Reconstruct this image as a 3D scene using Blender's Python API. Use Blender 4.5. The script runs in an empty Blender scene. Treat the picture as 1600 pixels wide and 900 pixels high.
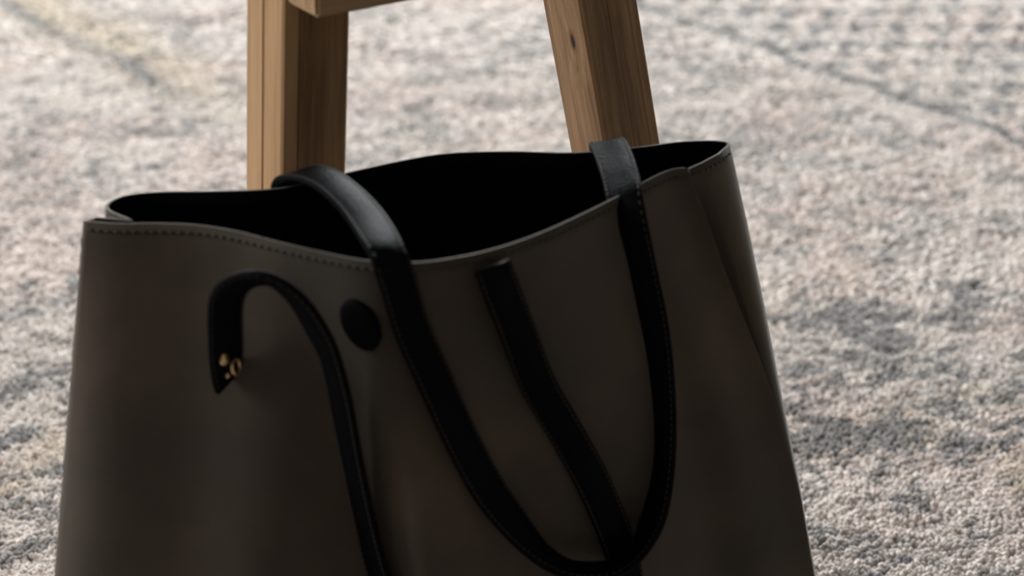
import bpy, bmesh, math, random
import numpy as np
from mathutils import Vector, Matrix
from mathutils.bvhtree import BVHTree

C = bpy.context.scene
COL = C.collection
random.seed(7); rng = np.random.default_rng(11)

# ------------------------------------------------------------------ camera
F = 3111.0                                   # focal length in pixels of the 1600 px frame (70 mm)
PITCH = math.radians(25)
CAM = Vector((0, -0.95, 0.70))
cam_d = bpy.data.cameras.new('camera'); cam = bpy.data.objects.new('camera', cam_d); COL.objects.link(cam)
cam.location = CAM; cam.rotation_euler = (math.radians(90) - PITCH, 0, 0)
cam_d.sensor_width = 36; cam_d.lens = 36 * F / 1600
cam_d.clip_start = 0.05
cam_d.dof.use_dof = True; cam_d.dof.focus_distance = 1.11; cam_d.dof.aperture_fstop = 6.8
C.camera = cam

# ------------------------------------------------------------------ world, lights, exposure
C.view_settings.view_transform = 'Standard'; C.view_settings.look = 'None'
C.view_settings.gamma = 1.0; C.view_settings.use_curve_mapping = False
C.view_settings.exposure = 0.0
w = bpy.data.worlds.new('world'); C.world = w; w.use_nodes = True
bg = w.node_tree.nodes['Background']; bg.inputs[0].default_value = (0.86, 0.93, 1.0, 1); bg.inputs[1].default_value = 0.6

def area_light(name, loc, target, size, energy, col):
    d = bpy.data.lights.new(name, 'AREA'); d.shape = 'RECTANGLE'; d.size = size[0]; d.size_y = size[1]
    d.energy = energy; d.color = col
    o = bpy.data.objects.new(name, d); COL.objects.link(o); o.location = loc
    o.rotation_euler = (Vector(target) - Vector(loc)).to_track_quat('-Z', 'Y').to_euler()
    return o
area_light('window_daylight', (-2.55, 0.35, 1.45), (0, 0.3, 0.6), (2.2, 1.5), 58, (1.0, 0.98, 0.96))
area_light('back_window_daylight', (-0.1, 4.95, 2.0), (0, 0.6, 0), (3.4, 1.5), 610, (0.95, 0.98, 1.0))

# ------------------------------------------------------------------ helpers
def ray(px, py):
    a = (px - 800) / F; b = (450 - py) / F
    return Vector((a, math.cos(PITCH) + b * math.sin(PITCH), -math.sin(PITCH) + b * math.cos(PITCH)))
def at_t(px, py, t): return CAM + ray(px, py) * t
def at_z(px, py, z):
    r = ray(px, py); return CAM + r * ((z - CAM.z) / r.z)
def at_y(px, py, y):
    r = ray(px, py); return CAM + r * ((y - CAM.y) / r.y)
FWD = Vector((0, math.cos(PITCH), -math.sin(PITCH)))
UP = Vector((0, math.sin(PITCH), math.cos(PITCH)))
def proj(p):
    q = Vector(p) - CAM; t = q.dot(FWD)
    return 800 + F * q.x / t, 450 - F * q.dot(UP) / t, t

def tag(o, label=None, cat=None, group=None, kind=None):
    if label: o['label'] = label
    if cat: o['category'] = cat
    if group: o['group'] = group
    if kind: o['kind'] = kind
    return o
def empty(name, loc):
    o = bpy.data.objects.new(name, None); COL.objects.link(o); o.location = loc
    o.empty_display_size = 0.05
    return o
def link_bm(name, bm, mats, parent=None, smooth=True):
    me = bpy.data.meshes.new(name); bm.normal_update(); bm.to_mesh(me); bm.free()
    if smooth: me.shade_smooth()
    for m in (mats if isinstance(mats, (list, tuple)) else [mats]): me.materials.append(m)
    o = bpy.data.objects.new(name, me); COL.objects.link(o)
    if parent:
        o.parent = parent
        bpy.context.view_layer.update()
        o.matrix_parent_inverse = parent.matrix_world.inverted()
    return o

def new_mat(name):
    m = bpy.data.materials.new(name); m.use_nodes = True
    nt = m.node_tree; b = nt.nodes['Principled BSDF']
    return m, nt, b
def N(nt, t, **kw):
    n = nt.nodes.new(t)
    for k, v in kw.items():
        if k.startswith('i_'): n.inputs[k[2:].replace('_', ' ')].default_value = v
        else: setattr(n, k, v)
    return n
def ramp(nt, stops, inp):
    n = nt.nodes.new('ShaderNodeValToRGB'); cr = n.color_ramp
    while len(cr.elements) < len(stops): cr.elements.new(0.5)
    for e, (p, c) in zip(cr.elements, stops):
        e.position = p; e.color = (*c, 1)
    nt.links.new(inp, n.inputs[0]); return n
def bump(nt, b, h, strength, dist):
    n = N(nt, 'ShaderNodeBump'); n.inputs['Strength'].default_value = strength; n.inputs['Distance'].default_value = dist
    nt.links.new(h, n.inputs['Height']); nt.links.new(n.outputs[0], b.inputs['Normal'])

# ------------------------------------------------------------------ materials
def leather_body():
    m, nt, b = new_mat('taupe_suede')
    tc = N(nt, 'ShaderNodeTexCoord')
    n1 = N(nt, 'ShaderNodeTexNoise', i_Scale=9.0, i_Detail=4.0, i_Roughness=0.6)
    nt.links.new(tc.outputs['Object'], n1.inputs['Vector'])
    r = ramp(nt, [(0.3, (0.044, 0.036, 0.026)), (0.5, (0.070, 0.053, 0.039)), (0.68, (0.102, 0.072, 0.052))], n1.outputs['Fac'])
    nt.links.new(r.outputs[0], b.inputs['Base Color'])
    n2 = N(nt, 'ShaderNodeTexNoise', i_Scale=1400.0, i_Detail=2.0)
    nt.links.new(tc.outputs['Object'], n2.inputs['Vector'])
    b.inputs['Roughness'].default_value = 0.85
    b.inputs['Specular IOR Level'].default_value = 0.25
    b.inputs['Sheen Weight'].default_value = 0.25; b.inputs['Sheen Roughness'].default_value = 0.5
    b.inputs['Sheen Tint'].default_value = (0.8, 0.82, 0.78, 1)
    bump(nt, b, n2.outputs['Fac'], 0.25, 0.0006)
    return m
def black_leather(name, base, spec, rough, grain=900.0, strength=0.9):
    m, nt, b = new_mat(name)
    tc = N(nt, 'ShaderNodeTexCoord')
    v = N(nt, 'ShaderNodeTexVoronoi', i_Scale=grain); nt.links.new(tc.outputs['Object'], v.inputs['Vector'])
    n = N(nt, 'ShaderNodeTexNoise', i_Scale=grain * .4, i_Detail=3.0); nt.links.new(tc.outputs['Object'], n.inputs['Vector'])
    mx = N(nt, 'ShaderNodeMath', operation='MULTIPLY'); nt.links.new(v.outputs['Distance'], mx.inputs[0]); nt.links.new(n.outputs['Fac'], mx.inputs[1])
    b.inputs['Base Color'].default_value = (*base, 1)
    b.inputs['Roughness'].default_value = rough; b.inputs['Specular IOR Level'].default_value = spec
    bump(nt, b, mx.outputs[0], strength, 0.0006)
    return m
def wood(name, light, mid, dark, knot=None, streak=1.0):
    m, nt, b = new_mat(name)
    tc = N(nt, 'ShaderNodeTexCoord')
    mp = N(nt, 'ShaderNodeMapping'); mp.inputs['Scale'].default_value = (1, 1, 0.045)
    src = tc.outputs['Object']
    if knot:       # grain bends round the knot
        d = N(nt, 'ShaderNodeVectorMath', operation='SUBTRACT'); nt.links.new(src, d.inputs[0]); d.inputs[1].default_value = knot
        sc = N(nt, 'ShaderNodeVectorMath', operation='MULTIPLY'); nt.links.new(d.outputs[0], sc.inputs[0]); sc.inputs[1].default_value = (1, 1, 0.42)
        ln = N(nt, 'ShaderNodeVectorMath', operation='LENGTH'); nt.links.new(sc.outputs[0], ln.inputs[0])
        mr = N(nt, 'ShaderNodeMapRange'); mr.inputs['From Min'].default_value = 0.0; mr.inputs['From Max'].default_value = 0.014
        mr.inputs['To Min'].default_value = 0.006; mr.inputs['To Max'].default_value = 0.0
        nt.links.new(ln.outputs['Value'], mr.inputs['Value'])
        ad = N(nt, 'ShaderNodeVectorMath', operation='ADD'); nt.links.new(src, ad.inputs[0]); nt.links.new(mr.outputs[0], ad.inputs[1])
        src = ad.outputs[0]
    nt.links.new(src, mp.inputs['Vector'])
    n1 = N(nt, 'ShaderNodeTexNoise', i_Scale=110.0, i_Detail=5.0, i_Roughness=0.62, i_Distortion=0.5)
    n2 = N(nt, 'ShaderNodeTexNoise', i_Scale=600.0, i_Detail=3.0)
    for n in (n1, n2): nt.links.new(mp.outputs[0], n.inputs['Vector'])
    r = ramp(nt, [(0.30, dark), (0.45, mid), (0.62, light)], n1.outputs['Fac'])
    r2 = ramp(nt, [(0.35, (0.72,) * 3), (0.6, (1,) * 3)], n2.outputs['Fac'])
    mx = N(nt, 'ShaderNodeMix', data_type='RGBA', blend_type='MULTIPLY'); mx.inputs[0].default_value = 0.7 * streak
    nt.links.new(r.outputs[0], mx.inputs[6]); nt.links.new(r2.outputs[0], mx.inputs[7])
    out = mx.outputs[2]
    if knot:
        rk = ramp(nt, [(0.13, (0.06, 0.045, 0.03)), (0.19, (0.6, 0.5, 0.42)), (0.34, (1, 1, 1))], ln.outputs['Value'])
        # distance in units of about 1.6 cm
        ms = N(nt, 'ShaderNodeMath', operation='MULTIPLY'); ms.inputs[1].default_value = 95.0
        nt.links.new(ln.outputs['Value'], ms.inputs[0]); nt.links.new(ms.outputs[0], rk.inputs[0])
        m2 = N(nt, 'ShaderNodeMix', data_type='RGBA', blend_type='MULTIPLY'); m2.inputs[0].default_value = 1
        nt.links.new(out, m2.inputs[6]); nt.links.new(rk.outputs[0], m2.inputs[7]); out = m2.outputs[2]
    nt.links.new(out, b.inputs['Base Color'])
    b.inputs['Roughness'].default_value = 0.55; b.inputs['Specular IOR Level'].default_value = 0.3
    bump(nt, b, n2.outputs['Fac'], 0.25, 0.0004)
    return m

M_BODY = leather_body()
M_LINING = black_leather('black_lining', (0.004, 0.004, 0.005), 0.05, 0.9, strength=0.1)
M_STRAP = black_leather('black_grained_leather', (0.0040, 0.0045, 0.0058), 0.035, 0.6)
M_THREAD, _, _b = new_mat('dark_thread'); _b.inputs['Base Color'].default_value = (0.042, 0.034, 0.027, 1); _b.inputs['Roughness'].default_value = 0.7
M_BRASS, _, _b = new_mat('brass'); _b.inputs['Base Color'].default_value = (0.83, 0.58, 0.30, 1); _b.inputs['Metallic'].default_value = 1; _b.inputs['Roughness'].default_value = 0.28

# ------------------------------------------------------------------ floor (below the rug)
def floor_mat():
    m, nt, b = new_mat('floor_wood')
    tc = N(nt, 'ShaderNodeTexCoord'); mp = N(nt, 'ShaderNodeMapping'); mp.inputs['Scale'].default_value = (14, 1.2, 1)
    n = N(nt, 'ShaderNodeTexNoise', i_Scale=4.0, i_Detail=4.0)
    nt.links.new(tc.outputs['Object'], mp.inputs[0]); nt.links.new(mp.outputs[0], n.inputs['Vector'])
    r = ramp(nt, [(0.3, (0.22, 0.15, 0.09)), (0.7, (0.36, 0.26, 0.17))], n.outputs['Fac'])
    nt.links.new(r.outputs[0], b.inputs['Base Color']); b.inputs['Roughness'].default_value = 0.5
    return m
bm = bmesh.new(); bmesh.ops.create_cube(bm, size=1, matrix=Matrix.Translation((0, 1.3, -0.06)) @ Matrix.Diagonal((5.5, 7.7, 0.1, 1)))
tag(link_bm('floor', bm, floor_mat(), smooth=False), kind='structure')

# ------------------------------------------------------------------ room around the picture (walls, ceiling, two window openings)
M_WALL, _nt, _b = new_mat('wall_paint'); _b.inputs['Roughness'].default_value = 0.9
_n = N(_nt, 'ShaderNodeTexNoise', i_Scale=6.0, i_Detail=3.0); _r = ramp(_nt, [(0.3, (0.12, 0.115, 0.11)), (0.7, (0.15, 0.142, 0.132))], _n.outputs['Fac'])
_nt.links.new(_r.outputs[0], _b.inputs['Base Color'])
M_FRAME, _, _b = new_mat('white_paint'); _b.inputs['Base Color'].default_value = (0.7, 0.7, 0.68, 1); _b.inputs['Roughness'].default_value = 0.5
def boxes(name, lst, m, parent=None):
    bm = bmesh.new()
    for x0, y0, z0, x1, y1, z1 in lst:
        bmesh.ops.create_cube(bm, size=1, matrix=Matrix.Translation(((x0 + x1) / 2, (y0 + y1) / 2, (z0 + z1) / 2)) @ Matrix.Diagonal((x1 - x0, y1 - y0, z1 - z0, 1)))
    return link_bm(name, bm, m, parent, smooth=False)
X0, X1, Y0, Y1, ZC, ZF = -2.6, 2.6, -2.4, 5.0, 2.9, -0.01
def st(o): tag(o, kind='structure'); return o
st(boxes('wall_left', [(X0 - .15, Y0, ZF, X0, Y1, .70), (X0 - .15, Y0, 2.2, X0, Y1, ZC), (X0 - .15, Y0, .7, X0, -.75, 2.2), (X0 - .15, 1.45, .7, X0, Y1, 2.2)], M_WALL))
st(boxes('wall_back', [(X0, Y1, ZF, X1, Y1 + .15, 1.25), (X0, Y1, 2.75, X1, Y1 + .15, ZC), (X0, Y1, 1.25, -1.8, Y1 + .15, 2.75), (1.6, Y1, 1.25, X1, Y1 + .15, 2.75)], M_WALL))
st(boxes('wall_right', [(X1, Y0, ZF, X1 + .15, Y1, ZC)], M_WALL)); st(boxes('wall_front', [(X0, Y0 - .15, ZF, X1, Y0, ZC)], M_WALL))
st(boxes('ceiling', [(X0, Y0, ZC, X1, Y1, ZC + .1)], M_WALL))
f_ = .05
st(boxes('window_1', [(X0 - .12, -.75, .7, X0 - .06, -.75 + f_, 2.2), (X0 - .12, 1.45 - f_, .7, X0 - .06, 1.45, 2.2), (X0 - .12, .33, .7, X0 - .06, .38, 2.2), (X0 - .12, -.7, .7, X0 - .06, 1.4, .7 + f_), (X0 - .12, -.7, 2.2 - f_, X0 - .06, 1.4, 2.2)], M_FRAME))
st(boxes('window_2', [(-1.8, Y1 + .06, 1.25, -1.8 + f_, Y1 + .12, 2.75), (1.6 - f_, Y1 + .06, 1.25, 1.6, Y1 + .12, 2.75), (-.12, Y1 + .06, 1.25, -.07, Y1 + .12, 2.75), (-1.75, Y1 + .06, 1.25, 1.55, Y1 + .12, 1.25 + f_), (-1.75, Y1 + .06, 2.75 - f_, 1.55, Y1 + .12, 2.75)], M_FRAME))

# ------------------------------------------------------------------ rug
def vnoise(x, y, scale, seed):
    """smooth value noise on numpy arrays, 0..1"""
    g = np.random.default_rng(seed).random((256, 256))
    u = x * scale; v = y * scale
    iu = np.floor(u).astype(int); iv = np.floor(v).astype(int)
    fu = u - iu; fv = v - iv
    fu = fu * fu * (3 - 2 * fu); fv = fv * fv * (3 - 2 * fv)
    a = g[iu % 256, iv % 256]; b = g[(iu + 1) % 256, iv % 256]; c = g[iu % 256, (iv + 1) % 256]; d = g[(iu + 1) % 256, (iv + 1) % 256]
    return (a * (1 - fu) + b * fu) * (1 - fv) + (c * (1 - fu) + d * fu) * fv
def fbm(x, y, scale, seed, octv=4):
    s = 0; a = 0.5; tot = 0
    for k in range(octv):
        s = s + a * vnoise(x, y, scale * 2 ** k, seed + 17 * k); tot += a; a *= 0.55
    return s / tot
def sstep(a, b, x):
    t = np.clip((x - a) / (b - a), 0, 1); return t * t * (3 - 2 * t)

def line_dist(x, y, p, q):
    """signed distance to the infinite line p-q and the position along it"""
    d = np.array([q[0] - p[0], q[1] - p[1]]); L = np.hypot(*d); d = d / L
    rx, ry = x - p[0], y - p[1]
    return rx * (-d[1]) + ry * d[0], rx * d[0] + ry * d[1]

# the two woven border lines of the rug, found where they cross the floor
LA = [at_z(1140, 50, 0.012), at_z(1600, 222, 0.012)]
LB = [at_z(20, 10, 0.012), at_z(240, 120, 0.012)]

def rug_pattern(x, y):
    """grey amount and tan amount of the distressed woven pattern"""
    wx = (fbm(x, y, 9, 3) - .5) * 0.06; wy = (fbm(x, y, 9, 4) - .5) * 0.06
    X, Y = x + wx, y + wy
    th = math.radians(33)
    u = X * math.cos(th) + Y * math.sin(th); v = -X * math.sin(th) + Y * math.cos(th)
    blot = fbm(u * 0.75, v * 1.3, 33, 5, 4)
    fine = fbm(u * 0.7, v * 1.4, 120, 6, 3)
    big = fbm(x, y, 3.0, 8, 2)
    r1 = 1 - np.abs(fbm(u * 0.8 + .3, v * 1.25, 34, 55, 3) - .5) / .5      # worn outlines: thin winding veins round pale islands
    r2 = 1 - np.abs(fbm(X * 0.9, Y * 1.1 + .7, 60, 66, 2) - .5) / .5
    vein = np.maximum(sstep(0.86, 0.96, r1), 0.8 * sstep(0.90, 0.98, r2)) * sstep(0.40, 0.60, fbm(x, y, 22, 77, 3))
    g = 0.95 * sstep(0.512, 0.615, 0.60 * blot + 0.42 * fine - 0.03 + 0.14 * (big - .5))
    g = np.maximum(g, 0.9 * vein) * (0.90 - 0.34 * sstep(0.2, 1.2, y))
    # border line A (right) with a key pattern beyond it
    dA, sA = line_dist(X, Y, LA[0][:2], LA[1][:2])
    wear = sstep(0.3, 0.6, fbm(x, y, 14, 21, 3))
    lineA = np.exp(-(dA / 0.011) ** 2)
    g = np.maximum(g * (1 - .5 * np.exp(-(dA / .04) ** 2)), lineA * (0.85 + 0.15 * wear))
    beyond = sstep(0.0, 0.02, dA) * sstep(-0.25, -0.05, x - LA[0][0] + 0.2)
    # fret: staggered bars in the zone beyond the line
    cell = 0.048
    cu = (x + wx * .25) / cell; cv = (y + wy * .25) / (cell * 1.4)
    row = np.floor(cv)
    fu = (cu + 0.5 * (row % 2)) % 1; fv = cv % 1
    bar = np.maximum(np.exp(-((fv - .5) / .17) ** 2) * sstep(.80, .66, fu), np.exp(-((fu - .15) / .15) ** 2) * sstep(.55, .40, fv))
    g = g * (1 - 0.6 * beyond) + beyond * bar * (0.6 + 0.4 * wear)
    # line B (top left), tan on its near side
    dB, sB = line_dist(X, Y, LB[0][:2], LB[1][:2])
    g = np.maximum(g, np.exp(-(dB / 0.013) ** 2) * (0.55 + 0.4 * wear) * sstep(0.5, 0.25, sB))
    tan = np.exp(-((dB - 0.03) / 0.05) ** 2) * sstep(0.6, 0.2, sB) * 0.75
    warm = fbm(x, y, 7, 31, 3)
    tan = np.maximum(tan, sstep(0.47, 0.64, warm) * 0.8 * sstep(0.7, 0.1, y))
    pink = sstep(0.45, 0.7, fbm(x, y, 11, 41, 3))
    return np.clip(g, 0, 1), np.clip(tan, 0, 1), pink

def rug_material(use_attr):
    m, nt, b = new_mat('rug_yarn' if use_attr else 'rug_backing')
    cream = (0.715, 0.655, 0.605); pinkc = (0.70, 0.61, 0.56); tanc = (0.62, 0.525, 0.40); grey = (0.205, 0.208, 0.212)
    tc = N(nt, 'ShaderNodeTexCoord')
    def fac(i):
        if use_attr:
            a = N(nt, 'ShaderNodeAttribute'); a.attribute_name = ('grey', 'tan', 'pink')[i]; return a.outputs['Fac']
        n = N(nt, 'ShaderNodeTexNoise', i_Scale=(26., 7., 11.)[i], i_Detail=5.0); nt.links.new(tc.outputs['Object'], n.inputs['Vector'])
        r = ramp(nt, [(0.42, (0,) * 3), (0.66, (1,) * 3)], n.outputs['Fac']); return r.outputs[0]
    def mix(f, A, B, t='MIX'):
        n = N(nt, 'ShaderNodeMix', data_type='RGBA', blend_type=t)
        for s, v in ((0, f), (6, A), (7, B)):
            if isinstance(v, tuple): n.inputs[s].default_value = (*v, 1)
            elif isinstance(v, float): n.inputs[s].default_value = v
            else: nt.links.new(v, n.inputs[s])
        return n.outputs[2]
    c = mix(fac(2), cream, pinkc); c = mix(fac(1), c, tanc); c = mix(fac(0), c, grey)
    if use_attr:
        a = N(nt, 'ShaderNodeAttribute'); a.attribute_name = 'yarn'
        r = ramp(nt, [(0, (0.86,) * 3), (1, (1.12,) * 3)], a.outputs['Fac']); c = mix(1.0, c, r.outputs[0], 'MULTIPLY')
    else:      # ground weave between the tufts is a darker shade
        c = mix(1.0, c, (0.72, 0.72, 0.72), 'MULTIPLY')
    nt.links.new(c, b.inputs['Base Color'])
    n2 = N(nt, 'ShaderNodeTexNoise', i_Scale=900.0 if use_attr else 220.0, i_Detail=3.0); nt.links.new(tc.outputs['Object'], n2.inputs['Vector'])
    b.inputs['Roughness'].default_value = 0.95; b.inputs['Specular IOR Level'].default_value = 0.1
    b.inputs['Sheen Weight'].default_value = 0.15
    bump(nt, b, n2.outputs['Fac'], 0.5, 0.0008 if use_attr else 0.006)
    return m

RUG_H = 0.006
rug = empty('rug', (0.0, 1.1, -0.01))
tag(rug, 'large thick-pile rug in distressed cream, grey and tan pattern under the bag and stand', 'rug')
bm = bmesh.new(); bmesh.ops.create_cube(bm, size=1, matrix=Matrix.Translation((0, 1.1, -0.003)) @ Matrix.Diagonal((3.4, 4.4, 0.012, 1)))
bmesh.ops.bevel(bm, geom=bm.edges[:], offset=0.003, segments=2, affect='EDGES')
rb = link_bm('rug_backing', bm, rug_material(False), rug)

# ------------------------------------------------------------------ tote bag
RZ = 0.34          # rim height
def lerp(a, b, t): return a + (b - a) * t
def path(pts, y):  # piecewise linear px(py)
    for (x0, y0), (x1, y1) in zip(pts, pts[1:]):
        if y <= y1 or (x1, y1) == pts[-1]:
            return x0 + (x1 - x0) * (y - y0) / (y1 - y0)
def catmull(P, t):
    """P list of arrays, t in [0, len-1]"""
    i = min(int(t), len(P) - 2); f = t - i
    p0 = P[max(i - 1, 0)]; p1 = P[i]; p2 = P[i + 1]; p3 = P[min(i + 2, len(P) - 1)]
    return 0.5 * ((2 * p1) + (-p0 + p2) * f + (2 * p0 - 5 * p1 + 4 * p2 - p3) * f * f + (-p0 + 3 * p1 - 3 * p2 + p3) * f ** 3)

LEFT = [(130, 345), (85, 900), (45, 1400)]
CREASE = [(1075, 262), (1104, 340), (1130, 415), (1155, 480), (1182, 545), (1210, 625), (1232, 700), (1250, 770), (1262, 840), (1272, 900), (1330, 1400)]
OUTER = [(1140, 224), (1168, 350), (1195, 480), (1222, 620), (1250, 760), (1275, 900), (1345, 1400)]
FRONT = [(130, 345), (180, 349), (250, 349), (310, 352), (370, 362), (430, 378), (500, 395), (570, 408), (640, 412), (700, 406), (770, 391), (850, 363), (945, 318), (1000, 288), (1045, 266), (1075, 262)]
NV = 40
Yl = at_z(130, 345, RZ).y; Yr = at_z(1140, 224, RZ).y
print('rim Y left/right', Yl, Yr, 'X', at_z(130, 345, RZ).x, at_z(1140, 224, RZ).x)
def column(rim, pathfn, yb):
    """points from rim down to base; rim = world point; yb = world Y on the floor"""
    col = []
    for j in range(NV + 1):
        v = j / NV
        z = RZ * (1 - v) + 0.014 * v if j else rim.z
        if callable(yb): y = yb(v)
        else: y = lerp(rim.y, yb, v ** 0.9)
        q = Vector((0, y, z)); _, py, t = proj(q)
        px = pathfn(py)
        col.append(Vector(((px - 800) / F * t, y, z)))
    return col
# front base line runs from left to right, going away like the rim
yb_left = Yl - 0.060; yb_right = Yr - 0.050
SL, SC, SO = FRONT[0], FRONT[-1], (1140, 224)
def front_path(s):
    """s 0..1 between the left fold and the right crease"""
    def f(py): return lerp(path(LEFT, py), path(CREASE, py), s)
    return f
cols = []
NF = 72
fp = [np.array(p, float) for p in FRONT]
rimpx = []
for i in range(NF + 1):
    p = catmull(fp, i / NF * (len(fp) - 1)); rimpx.append(p)
def fold(s, v):   # soft folds of the front, metres toward the viewer
    def gs(c, wd): return math.exp(-((s - c) / wd) ** 2)
    a = 0.006 * gs(0.44 + 0.07 * v, 0.045) - 0.010 * gs(0.36 + 0.12 * v, 0.06) + 0.004 * gs(0.26, 0.06) - 0.005 * gs(0.60 + .03 * v, 0.05) - 0.004 * gs(0.87, 0.04)
    return 1.6 * a * min(1, v * 2.4) + 0.005 * gs(0.93, 0.05) * min(1, v * 4)
for i, p in enumerate(rimpx):
    r = at_z(p[0], p[1], RZ)
    s = i / NF
    sb = (p[0] - path(LEFT, p[1])) / (path(CREASE, p[1]) - path(LEFT, p[1])) if 0 < i < NF else float(i == NF)
    yb = lerp(yb_left, yb_right, sb)
    bulge = 0.018 * math.sin(math.pi * min(1, max(0, sb))) ** .7
    def yfn(v, r=r, yb=yb, sb=sb, bulge=bulge):
        e = lerp(r.y, yb - bulge, v ** 0.85)
        return e - fold(sb, v) + 0.020 * math.exp(-sb / .035) * min(1, v * 2.2) - 0.006 * math.exp(-(1 - sb) / .04) * min(1, v * 6)
    cols.append(column(r, front_path(sb), yfn))
# right crease turns under: recessed gusset strip, then the outer edge
RIGHT_RIM = [(1058, 272), (1090, 256), (1118, 240), (1140, 226)]
for k, rp in enumerate(RIGHT_RIM):
    s = [0.0, 0.45, 0.8, 1.0][k]
    r = at_z(rp[0], rp[1], RZ)
    if k == 0: r = Vector((cols[NF][0].x - .0035, cols[NF][0].y + .004, RZ - .004))
    def pf(py, s=s):
        c = path(CREASE, py) - 16; o = path(OUTER, py + (0)); return lerp(c, o, s)
    def yfn(v, r=r, s=s, k=k): return lerp(r.y, lerp(yb_right + 0.016, yb_right + 0.045, s), v ** .9) + (.020, .005, -.002, 0)[k] * min(1, v * 7)
    cols.append(column(r, pf, yfn))
n_corner_r = len(cols) - 1
# back of the bag, seen from inside only
BACK = [(1136, 221), (1110, 219), (1060, 221), (1000, 229), (900, 238), (800, 236), (700, 239), (620, 252), (530, 272), (470, 287), (420, 295), (330, 298), (250, 299), (195, 305), (167, 318), (170, 330), (205, 344)]
xb0 = cols[n_corner_r][-1].x; xb1 = cols[0][-1].x
ybk = lambda s: lerp(yb_right + 0.085, yb_left + 0.080, s)
bp = [np.array(p, float) for p in BACK]
NB = 60
rimb = []
for i in range(NB + 1):
    p = catmull(bp, i / NB * (len(bp) - 1)); s = i / NB
    r = at_z(p[0], p[1], RZ)
    rimb.append(r)
    b_ = Vector((lerp(xb0 - .006, xb1 + .01, s), ybk(s), 0.014))
    if s > .9: b_ = Vector((xb1 + .010, lerp(ybk(.9), yb_left + .03, (s - .9) / .1), 0.014))
    if s < .06: b_ = Vector((xb0 - .004, lerp(yb_right + .06, ybk(.06), s / .06), 0.014))
    col = []
    for j in range(NV + 1):
        v = j / NV; q = r.lerp(b_, v ** .95); q.z = r.z * (1 - v) + 0.014 * v
        col.append(q)
    cols.append(col)
# left gusset returns to the fold
for k, rp in enumerate([(175, 346.5), (148, 344)]):
    r = at_z(rp[0], rp[1], RZ) + Vector((0, .004, 0))
    c0 = cols[0]; c1 = cols[NF + len(RIGHT_RIM) + NB + 1] if False else None
    col = []
    for j in range(NV + 1):
        v = j / NV; base = c0[j] + Vector((lerp(r.x - c0[0].x, .012 - .004 * k, v), lerp(r.y - c0[0].y, .022 - .010 * k, v), 0)); base.z = c0[j].z
        col.append(base)
    cols.append(col)
bm = bmesh.new()
vg = [[bm.verts.new(p) for p in c] for c in cols]
nc = len(cols)
for i in range(nc):
    a, b2 = vg[i], vg[(i + 1) % nc]
    for j in range(NV):
        bm.faces.new((a[j], a[j + 1], b2[j + 1], b2[j]))
bm.normal_update(); bm.faces.ensure_lookup_table()
bvh = BVHTree.FromBMesh(bm); FACES = [[v.co.copy() for v in f.verts] for f in bm.faces]
bag_org = Vector((sum(c[-1].x for c in cols) / nc, sum(c[-1].y for c in cols) / nc, 0.0036))
bag = empty('tote_bag', bag_org)
tag(bag, 'dark taupe suede tote bag, open-topped, black handles flopped over its front, against the wooden stand', 'bag')
body = link_bm('body', bm, [M_BODY, M_LINING, M_BODY], bag)
so = body.modifiers.new('thickness', 'SOLIDIFY'); so.thickness = 0.0014; so.offset = -1 ; so.material_offset = 1; so.material_offset_rim = 2
# sharp folds along the vertical creases
me = body.data
base_ring = [c[-1].copy() for c in cols]
bm = bmesh.new()
def ring(z, k):
    cx = Vector((bag_org.x, bag_org.y, 0)); out = []
    for p in base_ring:
        q = cx + (Vector((p.x, p.y, 0)) - cx) * k; out.append(bm.verts.new((q.x, q.y, z)))
    return out
ra, rb_, rc = ring(0.016, 1.0), ring(0.006, 1.0), ring(0.0036, 0.98)
for A, B in ((ra, rb_), (rb_, rc)):
    for i in range(nc): bm.faces.new((A[i], B[i], B[(i + 1) % nc], A[(i + 1) % nc]))
bm.faces.new(rc); bm.faces.new(ring(0.016, 0.995))
link_bm('bag_base', bm, M_BODY, bag, smooth=False)

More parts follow.
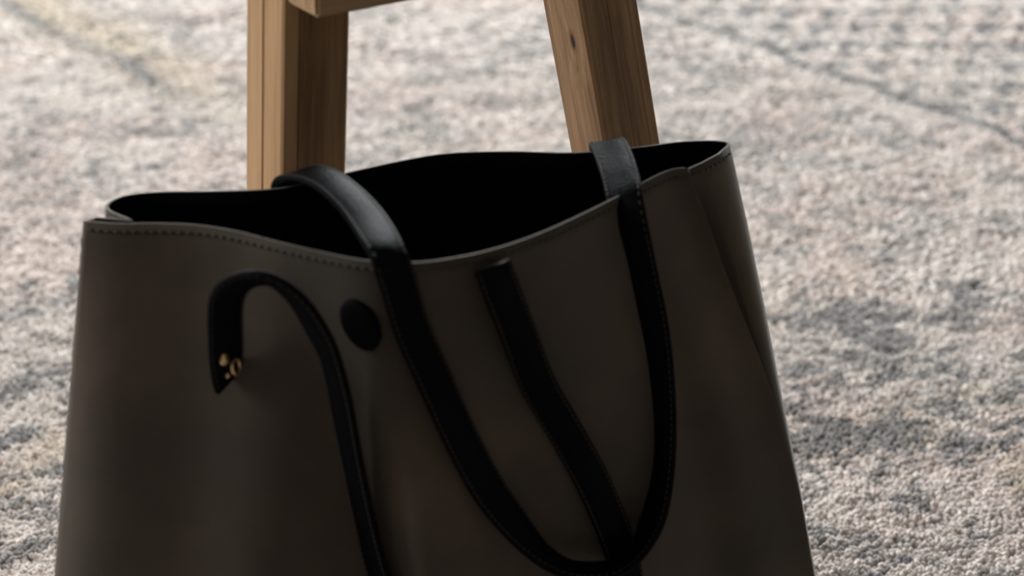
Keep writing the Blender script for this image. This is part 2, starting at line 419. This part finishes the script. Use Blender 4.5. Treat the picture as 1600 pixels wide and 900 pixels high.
# ---- small builders for leather straps and stitches
def surf(px, py):
    d = ray(px, py); loc, nrm, idx, dist = bvh.ray_cast(CAM, d.normalized())
    if loc is None: return None, None
    fc = FACES[idx]; nrm = (fc[1] - fc[0]).cross(fc[2] - fc[0]).normalized()
    if nrm.dot(d) > 0: nrm = -nrm
    return loc, nrm
def depth_of(p): return (p - CAM).dot(FWD)
def strap(name, spec, w, th, parent, sub=10):
    """spec rows: (Lx, Ly, Rx, Ry, depth, sign): the two edges of the strap in the picture and how far it is"""
    ctr, wid = [], []
    for (lx, ly, rx, ry, t, sg) in spec:
        a = at_t(lx, ly, t); b2 = at_t(rx, ry, t); lat = (b2 - a).length
        dd = math.sqrt(max(0, w * w - lat * lat)) * sg
        v = (b2 - a) + FWD * dd
        ctr.append(np.array((a + b2) / 2)); wid.append(np.array(v.normalized()))
    T = np.linspace(0, len(ctr) - 1, (len(ctr) - 1) * sub + 1)
    cs = [Vector(catmull(ctr, t)) for t in T]; ws = [Vector(catmull(wid, t)).normalized() for t in T]
    bm = bmesh.new(); rings = []
    L = []
    prof = [(-.5, -.3), (-.47, -.5), (.47, -.5), (.5, -.3), (.5, .3), (.47, .5), (.40, .5), (.385, .40), (.37, .5), (-.37, .5), (-.385, .40), (-.40, .5), (-.47, .5), (-.5, .3)]
    frames = []
    for i, (c, wv) in enumerate(zip(cs, ws)):
        tg = (cs[min(i + 1, len(cs) - 1)] - cs[max(i - 1, 0)]).normalized()
        wv = (wv - tg * wv.dot(tg)).normalized(); nr = wv.cross(tg).normalized()
        frames.append((c, wv, nr, tg))
        rings.append([bm.verts.new(c + wv * (a * w) + nr * (b2 * th)) for a, b2 in prof])
    for A, B in zip(rings, rings[1:]):
        m = len(prof)
        for k in range(m): bm.faces.new((A[k], A[(k + 1) % m], B[(k + 1) % m], B[k]))
    bm.faces.new(rings[0]); bm.faces.new(rings[-1][::-1])
    bmesh.ops.recalc_face_normals(bm, faces=bm.faces[:])
    o = link_bm(name, bm, M_STRAP, parent)
    # stitches along both edges, on both faces
    bm = bmesh.new(); acc = 0; step = 0.0034
    for i in range(1, len(frames)):
        c0, w0, n0, t0 = frames[i - 1]; c1, w1, n1, t1 = frames[i]
        L = (c1 - c0).length; pos = step - acc
        while pos < L:
            f = pos / L; c = c0.lerp(c1, f); wv = w0.lerp(w1, f).normalized(); nr = n0.lerp(n1, f).normalized(); tg = t0.lerp(t1, f).normalized()
            for sx in (-.43, .43):
                for sn in (-1, 1):
                    p = c + wv * (sx * w) + nr * (sn * th * .5)
                    M = Matrix((tg, wv, nr)).transposed().to_4x4(); M.translation = p
                    bmesh.ops.create_cube(bm, size=1, matrix=M @ Matrix.Diagonal((0.0022, 0.0005, 0.0005, 1)))
            pos += step
        acc = (acc + L) % step
    s = link_bm('stitching', bm, M_THREAD, o); s['kind'] = 'stuff'
    return o, frames

def on(px, py, off):   # depth of the bag surface at a pixel minus an offset
    loc, nr = surf(px, py); return depth_of(loc) - off
def E(lx, ly, rx, ry, off, sg=1):
    return (lx, ly, rx, ry, on((lx + rx) / 2, (ly + ry) / 2, off), sg)
# depth of the back rim where the rear handle rises behind it
tb1 = depth_of(at_z(450, 291, RZ)) + .010
tb2 = depth_of(at_z(950, 237, RZ)) + .010
tf1 = depth_of(at_z(600, 411, RZ)); 
W = 0.0182
rear = [
    (438, 340, 494, 328, on(466, 334, -.008), 1), (424, 298, 480, 286, tb1, 1),
    (441, 280, 494, 261, tb1 - .012, 1), (476, 285, 527, 269, lerp(tb1, tf1, .35), 1), (510, 307, 562, 294, lerp(tb1, tf1, .58), 1),
    (546, 347, 596, 330, lerp(tb1, tf1, .80), 1), (578, 398, 628, 385, tf1 - .007, 1),
    E(594, 440, 645, 432, .006), E(618, 516, 666, 506, .006), E(656, 602, 703, 590, .006), E(697, 689, 742, 678, .007),
    E(743, 773, 785, 758, .009), E(796, 837, 828, 818, .013), E(840, 875, 858, 858, .016), E(885, 897, 893, 881, .018), (935, 900, 936, 884, on(935, 888, .019), 1),
    (975, 888, 965, 876, on(970, 880, .018), 1), (1008, 860, 988, 856, on(1000, 856, .016), 1), E(1035, 815, 1003, 812, .012), E(1047, 760, 1015, 758, .009),
    E(1053, 689, 1018, 687, .007), E(1052, 604, 1008, 604, .006), E(1043, 507, 991, 510, .006), E(1024, 413, 971, 417, .006), E(1006, 325, 954, 330, .007),
    (996, 273, 943, 280, lerp(on(985, 320, .007), tb2, .22), 1), (985, 238, 931, 246, lerp(on(985, 320, .007), tb2, .60), 1),
    (976, 221, 922, 228, tb2 - .006, 1), (975, 226, 922, 233, tb2 + .004, 1), (978, 258, 924, 265, on(951, 261, -.008), 1)]
handle_r, _ = strap('handle', rear, W, 0.0030, bag)

o1 = .022
W = 0.0170
front = [
    E(346, 598, 362, 598, .004), E(338, 578, 371, 578, .008), E(333, 552, 374, 552, .014), E(331, 525, 374, 525, .020), E(330, 490, 374, 490, .027), E(336, 460, 376, 468, .033), E(352, 439, 385, 452, .037), E(385, 428, 402, 443, .038),
    E(420, 429, 423, 445, .038), E(452, 443, 443, 461, .036), E(484, 473, 465, 490, .033), E(511, 515, 486, 530, .029), E(530, 560, 503, 566, .025),
    E(543, 605, 514, 610, .022), E(553, 655, 523, 660, .019), E(568, 735, 540, 740, .016), E(586, 816, 557, 820, .013), E(610, 900, 577, 905, .011),
    E(650, 985, 615, 1005, .010), E(725, 1065, 705, 1095, .012), E(810, 1095, 805, 1130, .013), E(900, 1075, 915, 1110, .013), E(950, 1020, 985, 1035, .010),
    E(958, 950, 1006, 945, .006), E(948, 874, 996, 862, .006), E(908, 775, 958, 760, .006), E(862, 692, 917, 677, .006), E(813, 608, 868, 592, .007), E(781, 522, 834, 508, .010),
    E(762, 474, 813, 460, .012), E(746, 434, 799, 418, .0125), E(744, 428, 796, 411, .0095), E(748, 436, 800, 420, .006), E(768, 482, 818, 466, .0035), E(790, 540, 840, 524, .0025)]
handle_f, _ = strap('handle', front, W, 0.0030, bag)

# brass rivets on the left foot of the front handle
def dome(name, loc, nrm, r, h, m, parent, seg=20, rings=5, back=0.001, tilt=None, sx=1.0):
    bm = bmesh.new(); z = Vector(nrm).normalized(); x = z.orthogonal().normalized() if tilt is None else (Vector(tilt) - z * z.dot(Vector(tilt))).normalized(); y = z.cross(x)
    prof = [(1.0, -back)] + [(math.cos(k / rings * math.pi / 2) ** .6 if k < rings else 0, h * math.sin(k / rings * math.pi / 2)) for k in range(rings)]
    rs = []
    for rr, hz in prof:
        rs.append([bm.verts.new(Vector(loc) + (x * math.cos(a) * sx + y * math.sin(a)) * (r * rr) + z * hz) for a in [2 * math.pi * i / seg for i in range(seg)]])
    for A, B in zip(rs, rs[1:]):
        for i in range(seg): bm.faces.new((A[i], A[(i + 1) % seg], B[(i + 1) % seg], B[i]))
    bm.faces.new(rs[0][::-1])
    top = bm.verts.new(Vector(loc) + z * h)
    for i in range(seg): bm.faces.new((rs[-1][i], rs[-1][(i + 1) % seg], top))
    bmesh.ops.recalc_face_normals(bm, faces=bm.faces[:])
    return link_bm(name, bm, m, parent)
def torus(name, loc, ax, R, r, m, parent, sx=1.0, seg=28, k=10):
    bm = bmesh.new(); z = Vector(ax).normalized(); x = z.orthogonal().normalized(); y = z.cross(x)
    rs = []
    for i in range(seg):
        a = 2 * math.pi * i / seg; d = x * math.cos(a) * sx + y * math.sin(a); c = Vector(loc) + d * R
        rs.append([bm.verts.new(c + d.normalized() * (r * math.cos(b)) + z * (r * math.sin(b))) for b in [2 * math.pi * j / k for j in range(k)]])
    for i in range(seg):
        A, B = rs[i], rs[(i + 1) % seg]
        for j in range(k): bm.faces.new((A[j], A[(j + 1) % k], B[(j + 1) % k], B[j]))
    bmesh.ops.recalc_face_normals(bm, faces=bm.faces[:])
    return link_bm(name, bm, m, parent)
p = at_t(350, 560, on(350, 560, .0165)); r1 = dome('rivet', p, (-.45, -.85, .35), .0034, .0022, M_BRASS, handle_f, tilt=(1, 0, 0), sx=.62); r1['label'] = 'brass rivet'
p = at_t(355, 586, on(355, 586, .0100)); r2 = dome('rivet', p, (-.45, -.85, .35), .0015, .0010, M_BRASS, handle_f); r2['label'] = 'brass rivet'
p = at_t(369, 573, on(369, 573, .0120)); rg = torus('ring', p, (.95, -.3, .2), .0036, .0008, M_BRASS, handle_f); rg['label'] = 'brass ring'

# round leather-covered snap on the front
loc, nr = surf(564, 507)
btn = dome('snap_button', loc + nr * .0012, nr, .0130, .0022, M_STRAP, bag, seg=40, back=.002, tilt=Vector((1, 0, 0)) * .94 + UP * .34, sx=.76)
btn['label'] = 'round black leather-covered snap button'

# stitches below the rim
bm = bmesh.new(); acc = 0; step = 0.0042
loop = list(range(0, n_corner_r + 1))
for a, b2 in zip(loop, loop[1:]):
    for side in (0,):
        A = cols[a][0].lerp(cols[a][1], .45); B = cols[b2][0].lerp(cols[b2][1], .45)
        L = (B - A).length; tg = (B - A).normalized(); pos = step - acc
        nr = tg.cross(Vector((0, 0, -1))).normalized()
        if nr.y > 0: nr = -nr
        while pos < L:
            q = A + tg * pos + nr * .0004
            Mx = Matrix((tg, Vector((0, 0, 1)), nr)).transposed().to_4x4(); Mx.translation = q
            bmesh.ops.create_cube(bm, size=1, matrix=Mx @ Matrix.Diagonal((0.0026, 0.0007, 0.0008, 1)))
            pos += step
        acc = (acc + L) % step
tag(link_bm('stitching', bm, M_THREAD, bag), kind='stuff')

# ------------------------------------------------------------------ wooden stand behind the bag
ANG = math.radians(34)
e1 = Vector((math.cos(ANG), math.sin(ANG), 0)); nv = Vector((math.sin(ANG), -math.cos(ANG), 0))   # along the frame; out of its front
S = 0.0375
ybk0 = at_z(440, 296, RZ).y
P1 = at_y(438, 290, ybk0 + 0.027); P2 = at_y(441, 0, ybk0 + 0.027)
def hit_plane(px, py):
    r = ray(px, py); t = (P1 - CAM).dot(nv) / r.dot(nv); return CAM + r * t
Q1 = hit_plane(945, 225); Q2 = hit_plane(905, 0)
print('legs', P1, P2, Q1, Q2)
def at_height(A, B, z): return A + (B - A) * ((z - A.z) / (B.z - A.z))
TOPZ = 0.98
stand = empty('wooden_stand', ((at_height(P1, P2, .008) + at_height(Q1, Q2, .008)) / 2))
tag(stand, 'pale solid-wood A-frame stand with two splayed square legs and a crossbar, behind the bag', 'stand')
M_W1 = wood('pale_wood', (0.59, 0.37, 0.195), (0.52, 0.315, 0.155), (0.38, 0.22, 0.10), streak=.5)
M_W3 = wood('crossbar_wood', (0.50, 0.325, 0.175), (0.42, 0.26, 0.13), (0.30, 0.175, 0.08), streak=.5)
def beam(name, A, B, z0, z1, sect, mats, parent):
    """sect: list of (along e1, along nv, material index of the side that starts there); front edge at the origin"""
    bm = bmesh.new(); rows = []
    nz = 24
    a0 = at_height(A, B, z0)
    ax = (at_height(A, B, z1) - a0)
    for k in range(nz + 1):
        c = a0 + ax * (k / nz)
        rows.append([bm.verts.new(c + e1 * u + nv * v) for u, v, _ in sect])
    m = len(sect)
    for r0_, r1_ in zip(rows, rows[1:]):
        for k in range(m):
            f = bm.faces.new((r0_[k], r0_[(k + 1) % m], r1_[(k + 1) % m], r1_[k])); f.material_index = sect[k][2]
    bm.faces.new(rows[0][::-1]); bm.faces.new(rows[-1])
    bmesh.ops.recalc_face_normals(bm, faces=bm.faces[:])
    # local frame at the foot, z along the leg
    zax = ax.normalized(); xax = (e1 - zax * e1.dot(zax)).normalized(); yax = zax.cross(xax)
    Mw = Matrix((xax, yax, zax)).transposed().to_4x4(); Mw.translation = a0
    bmesh.ops.transform(bm, matrix=Mw.inverted(), verts=bm.verts[:])
    me = bpy.data.meshes.new(name); bm.normal_update(); bm.to_mesh(me); bm.free()
    for mm in mats: me.materials.append(mm)
    o = bpy.data.objects.new(name, me); COL.objects.link(o)
    o.parent = parent; bpy.context.view_layer.update()
    o.matrix_parent_inverse = parent.matrix_world.inverted(); o.matrix_basis = Mw
    return o, Mw
c_ = .0015; gr = .0012
# section, seen from above, starting just right of the front edge and going along the front face
def section(split, step_):
    h = S
    return [(c_, 0, 0), (h * .23, 0, 0), (h * .24, -gr * .6, 0), (h * .25, 0, 0), (h - c_, 0, 0), (h, -c_, 0), (h, -h + c_, 0), (h - c_, -h, 0), (c_, -h, 0), (0, -h + c_, 0),
            (0, -h * split - gr, 0), (step_ + gr, -h * split, 0), (step_, -h * split + gr, 0), (step_, -h * split + gr * 2, 0), (0, -c_, 0)] if False else \
           [(c_, 0, 0), (h - c_, 0, 0), (h, -c_, 0), (h, -h + c_, 0), (h - c_, -h, 0), (c_, -h, 0), (0, -h + c_, 0),
            (0, -h * split - gr, 0), (gr * 1.3, -h * split, 0), (step_, -h * split + gr, 0), (step_, -c_, 0)]
M_W1D = wood('pale_wood_shaded', (0.36, 0.225, 0.115), (0.27, 0.155, 0.070), (0.17, 0.090, 0.038), streak=.9)  # darker copy of the pale wood: shade painted onto the left leg's front
gr = .0007
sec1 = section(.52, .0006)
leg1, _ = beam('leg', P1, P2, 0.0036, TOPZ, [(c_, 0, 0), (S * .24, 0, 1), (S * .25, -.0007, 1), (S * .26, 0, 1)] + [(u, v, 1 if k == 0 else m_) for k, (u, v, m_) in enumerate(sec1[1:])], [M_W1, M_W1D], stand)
leg1['label'] = 'pale leg with a groove down its side, shade painted into its front face'
foot = at_height(Q1, Q2, .0085)
# knot on the left face of the right leg
kq = hit_plane(905 - 12, 66)
kn_z = kq.z
M_tmp = None
leg2, Mw2 = beam('leg', Q1, Q2, 0.0036, TOPZ, [(c_, 0, 0), (S * .45, 0, 0), (S * .46, -.0003, 0), (S * .47, 0, 0), (S * .80, 0, 0), (S * .81, -.0003, 0), (S * .82, 0, 0), (S - c_, 0, 0), (S, -c_, 0), (S, -S + c_, 0), (S - c_, -S, 0), (c_, -S, 0), (0, -S + c_, 0), (0, -c_, 0)], [M_W1], stand)
# the left face plane of this leg: points edge(z) - nv*d ; find where pixel (895,66) falls
edge = lambda z: at_height(Q1, Q2, z)
best = None
for zi in np.linspace(.3, .8, 400):
    for d in np.linspace(0, S, 40):
        q = edge(zi) - nv * d; x_, y_, _t = proj(q); e = (x_ - 895) ** 2 + (y_ - 66) ** 2
        if best is None or e < best[0]: best = (e, q)
kl = Mw2.inverted() @ best[1]
M_W2 = wood('brown_streaked_wood', (0.34, 0.215, 0.118), (0.25, 0.148, 0.074), (0.13, 0.068, 0.032), knot=tuple(kl), streak=1.2)
leg2.data.materials.clear(); leg2.data.materials.append(M_W2)
leg2['label'] = 'browner streaked leg with a dark knot'
# crossbar on the front of both legs, its end flush with the left leg's side
TH = 0.029
r = ray(490, 27); t = ((P1 + nv * TH) - CAM).dot(nv) / r.dot(nv); corner = CAM + r * t
zb = corner.z
a = at_height(P1, P2, zb); u0 = (corner - a).dot(e1)
print('crossbar', zb, 'u0', u0)
bq = at_height(Q1, Q2, zb + .03); Lb = (bq - a).dot(e1) + S
bm = bmesh.new()
bmesh.ops.create_cube(bm, size=1, matrix=Matrix.Translation((0, 0, 0)) @ Matrix.Diagonal((TH, 0.045, Lb - u0, 1)))
bmesh.ops.bevel(bm, geom=bm.edges[:], offset=0.0015, segments=2, affect='EDGES')
cb_c = a + e1 * ((u0 + Lb) / 2) + nv * (TH / 2 + .0002) + Vector((0, 0, .0225))
Mb = Matrix((nv, Vector((0, 0, -1)), e1)).transposed().to_4x4()
if Mb.determinant() < 0: Mb = Matrix((nv, Vector((0, 0, 1)), e1)).transposed().to_4x4()
Mb.translation = cb_c
cb = link_bm('crossbar', bm, M_W3, None, smooth=False); cb.parent = stand
bpy.context.view_layer.update(); cb.matrix_parent_inverse = stand.matrix_world.inverted(); cb.matrix_basis = Mb
# head block that joins the legs above the frame of the picture
a1 = at_height(P1, P2, TOPZ); a2 = at_height(Q1, Q2, TOPZ); Lh = (a2 - a1).dot(e1) + S
bm = bmesh.new(); bmesh.ops.create_cube(bm, size=1, matrix=Matrix.Diagonal((S, .04, Lh + .02, 1))); bmesh.ops.bevel(bm, geom=bm.edges[:], offset=.002, segments=2, affect='EDGES')
Mh = Mb.copy(); Mh.translation = a1 + e1 * (Lh / 2) - nv * (S / 2) + Vector((0, 0, .0202))
hb = link_bm('head_block', bm, M_W3, None, smooth=False); hb.parent = stand; hb.matrix_parent_inverse = stand.matrix_world.inverted(); hb.matrix_basis = Mh

# ------------------------------------------------------------------ rug pile (yarn tufts), laid last round the bag and the feet
def tuft_points():
    pts = []
    y = -0.42
    while y < 2.35:
        s = 0.0031 if y < 0.50 else (0.0046 if y < 1.1 else 0.0070)
        half = 0.27 + 0.27 * (y + 0.95) / 1.0 * 0.95 + 0.06
        xs = np.arange(-half, half, s)
        if -0.25 < y < -0.0: pass
        pts.append(np.stack([xs + rng.uniform(-.5, .5, xs.size) * s * .9, y + rng.uniform(-.5, .5, xs.size) * s * .9, np.full(xs.size, s)], 1))
        y += s * 0.95
    y = -0.5
    while y < 2.5:          # coarser tufts to both sides of what the picture shows
        half = 0.27 + 0.27 * (y + 0.95) / 1.0 * 0.95 + 0.06; s = .009
        if y < -.42 or y > 2.35: half = 0
        xs = np.arange(half, half + .42, s); xs = np.concatenate([xs, -xs])
        pts.append(np.stack([xs + rng.uniform(-.5, .5, xs.size) * s * .9, y + rng.uniform(-.5, .5, xs.size) * s * .9, np.full(xs.size, s)], 1))
        y += s * .95
    return np.concatenate(pts)
tp = tuft_points()
# the pile is pressed flat under the bag and under the feet of the stand
def inside(poly, x, y):
    r = np.zeros(x.shape, bool)
    for (xa, ya), (xb, yb) in zip(poly, poly[1:] + poly[:1]):
        c = ((ya > y) != (yb > y)); r ^= c & (x < (xb - xa) * (y - ya) / (yb - ya + 1e-12) + xa)
    return r
keep = np.ones(len(tp), bool)
def foot_poly(A, B):
    a0 = at_height(A, B, .004); g = .007
    return [tuple((a0 + e1 * u + nv * v)[:2]) for u, v in ((-g, g), (S + g, g), (S + g, -S - g), (-g, -S - g))]
bc = Vector((bag_org.x, bag_org.y))
bag_poly = [tuple(bc + (Vector((p.x, p.y)) - bc) * 1.03) for p in base_ring]
for poly in (bag_poly, foot_poly(P1, P2), foot_poly(Q1, Q2)): keep &= ~inside(poly, tp[:, 0], tp[:, 1])
for pa, pb in zip(base_ring, base_ring[1:] + base_ring[:1]):      # and brushed aside by the foot of the leather wall
    for q in (pa, pa.lerp(pb, .25), pa.lerp(pb, .5), pa.lerp(pb, .75)) if (pb - pa).length > .008 else (pa,):
        keep &= ((tp[:, 0] - q.x) ** 2 + (tp[:, 1] - q.y) ** 2) > .012 ** 2
tp = tp[keep]
K = 4
n = len(tp)
ang = np.arange(K) * 2 * np.pi / K
rot = rng.uniform(0, 6.28, n)
r0 = tp[:, 2] * rng.uniform(0.70, 1.05, n)
hh = 0.0052 + 0.0018 * rng.random(n) + 0.004 * (fbm(tp[:, 0], tp[:, 1], 55, 91, 2) - .5) + 0.003 * (fbm(tp[:, 0], tp[:, 1], 150, 97, 2) - .5)
lean = rng.normal(0, 0.3, (n, 2)) * tp[:, 2:3]
V = np.zeros((n, 2 * K + 1, 3), np.float32)
for k in range(K):
    a = rot + ang[k]
    V[:, k, 0] = tp[:, 0] + np.cos(a) * r0 * .8; V[:, k, 1] = tp[:, 1] + np.sin(a) * r0 * .8; V[:, k, 2] = 0.002
    a2 = a + .3
    V[:, K + k, 0] = tp[:, 0] + lean[:, 0] * .6 + np.cos(a2) * r0; V[:, K + k, 1] = tp[:, 1] + lean[:, 1] * .6 + np.sin(a2) * r0
    V[:, K + k, 2] = 0.002 + hh * rng.uniform(.6, .8, n)
V[:, 2 * K, 0] = tp[:, 0] + lean[:, 0]; V[:, 2 * K, 1] = tp[:, 1] + lean[:, 1]; V[:, 2 * K, 2] = 0.002 + hh * 1.12
tri = []
for k in range(K):
    j = (k + 1) % K
    tri += [(k, j, K + j), (k, K + j, K + k), (K + k, K + j, 2 * K)]
tri = np.array(tri, np.int32)
T = (tri[None] + (np.arange(n, dtype=np.int32) * (2 * K + 1))[:, None, None]).reshape(-1, 3)
me = bpy.data.meshes.new('pile')
me.vertices.add(V.shape[0] * V.shape[1]); me.vertices.foreach_set('co', V.reshape(-1))
me.loops.add(T.size); me.loops.foreach_set('vertex_index', T.reshape(-1))
me.polygons.add(len(T)); me.polygons.foreach_set('loop_start', np.arange(0, T.size, 3, dtype=np.int32))
me.update(calc_edges=True); me.shade_smooth()
g, t_, p_ = rug_pattern(tp[:, 0], tp[:, 1])
for nm, arr in (('grey', np.clip(g + rng.normal(0, .07, n), 0, 1)), ('tan', t_), ('pink', p_), ('yarn', rng.random(n))):
    at = me.attributes.new(nm, 'FLOAT', 'POINT'); at.data.foreach_set('value', np.repeat(arr.astype(np.float32), 2 * K + 1))
me.materials.append(rug_material(True))
pile = bpy.data.objects.new('pile', me); COL.objects.link(pile); pile.parent = rug; pile.matrix_parent_inverse = Matrix.Translation(-rug.location)
tag(pile, kind='stuff')
print('tufts', n, 'tris', len(T))
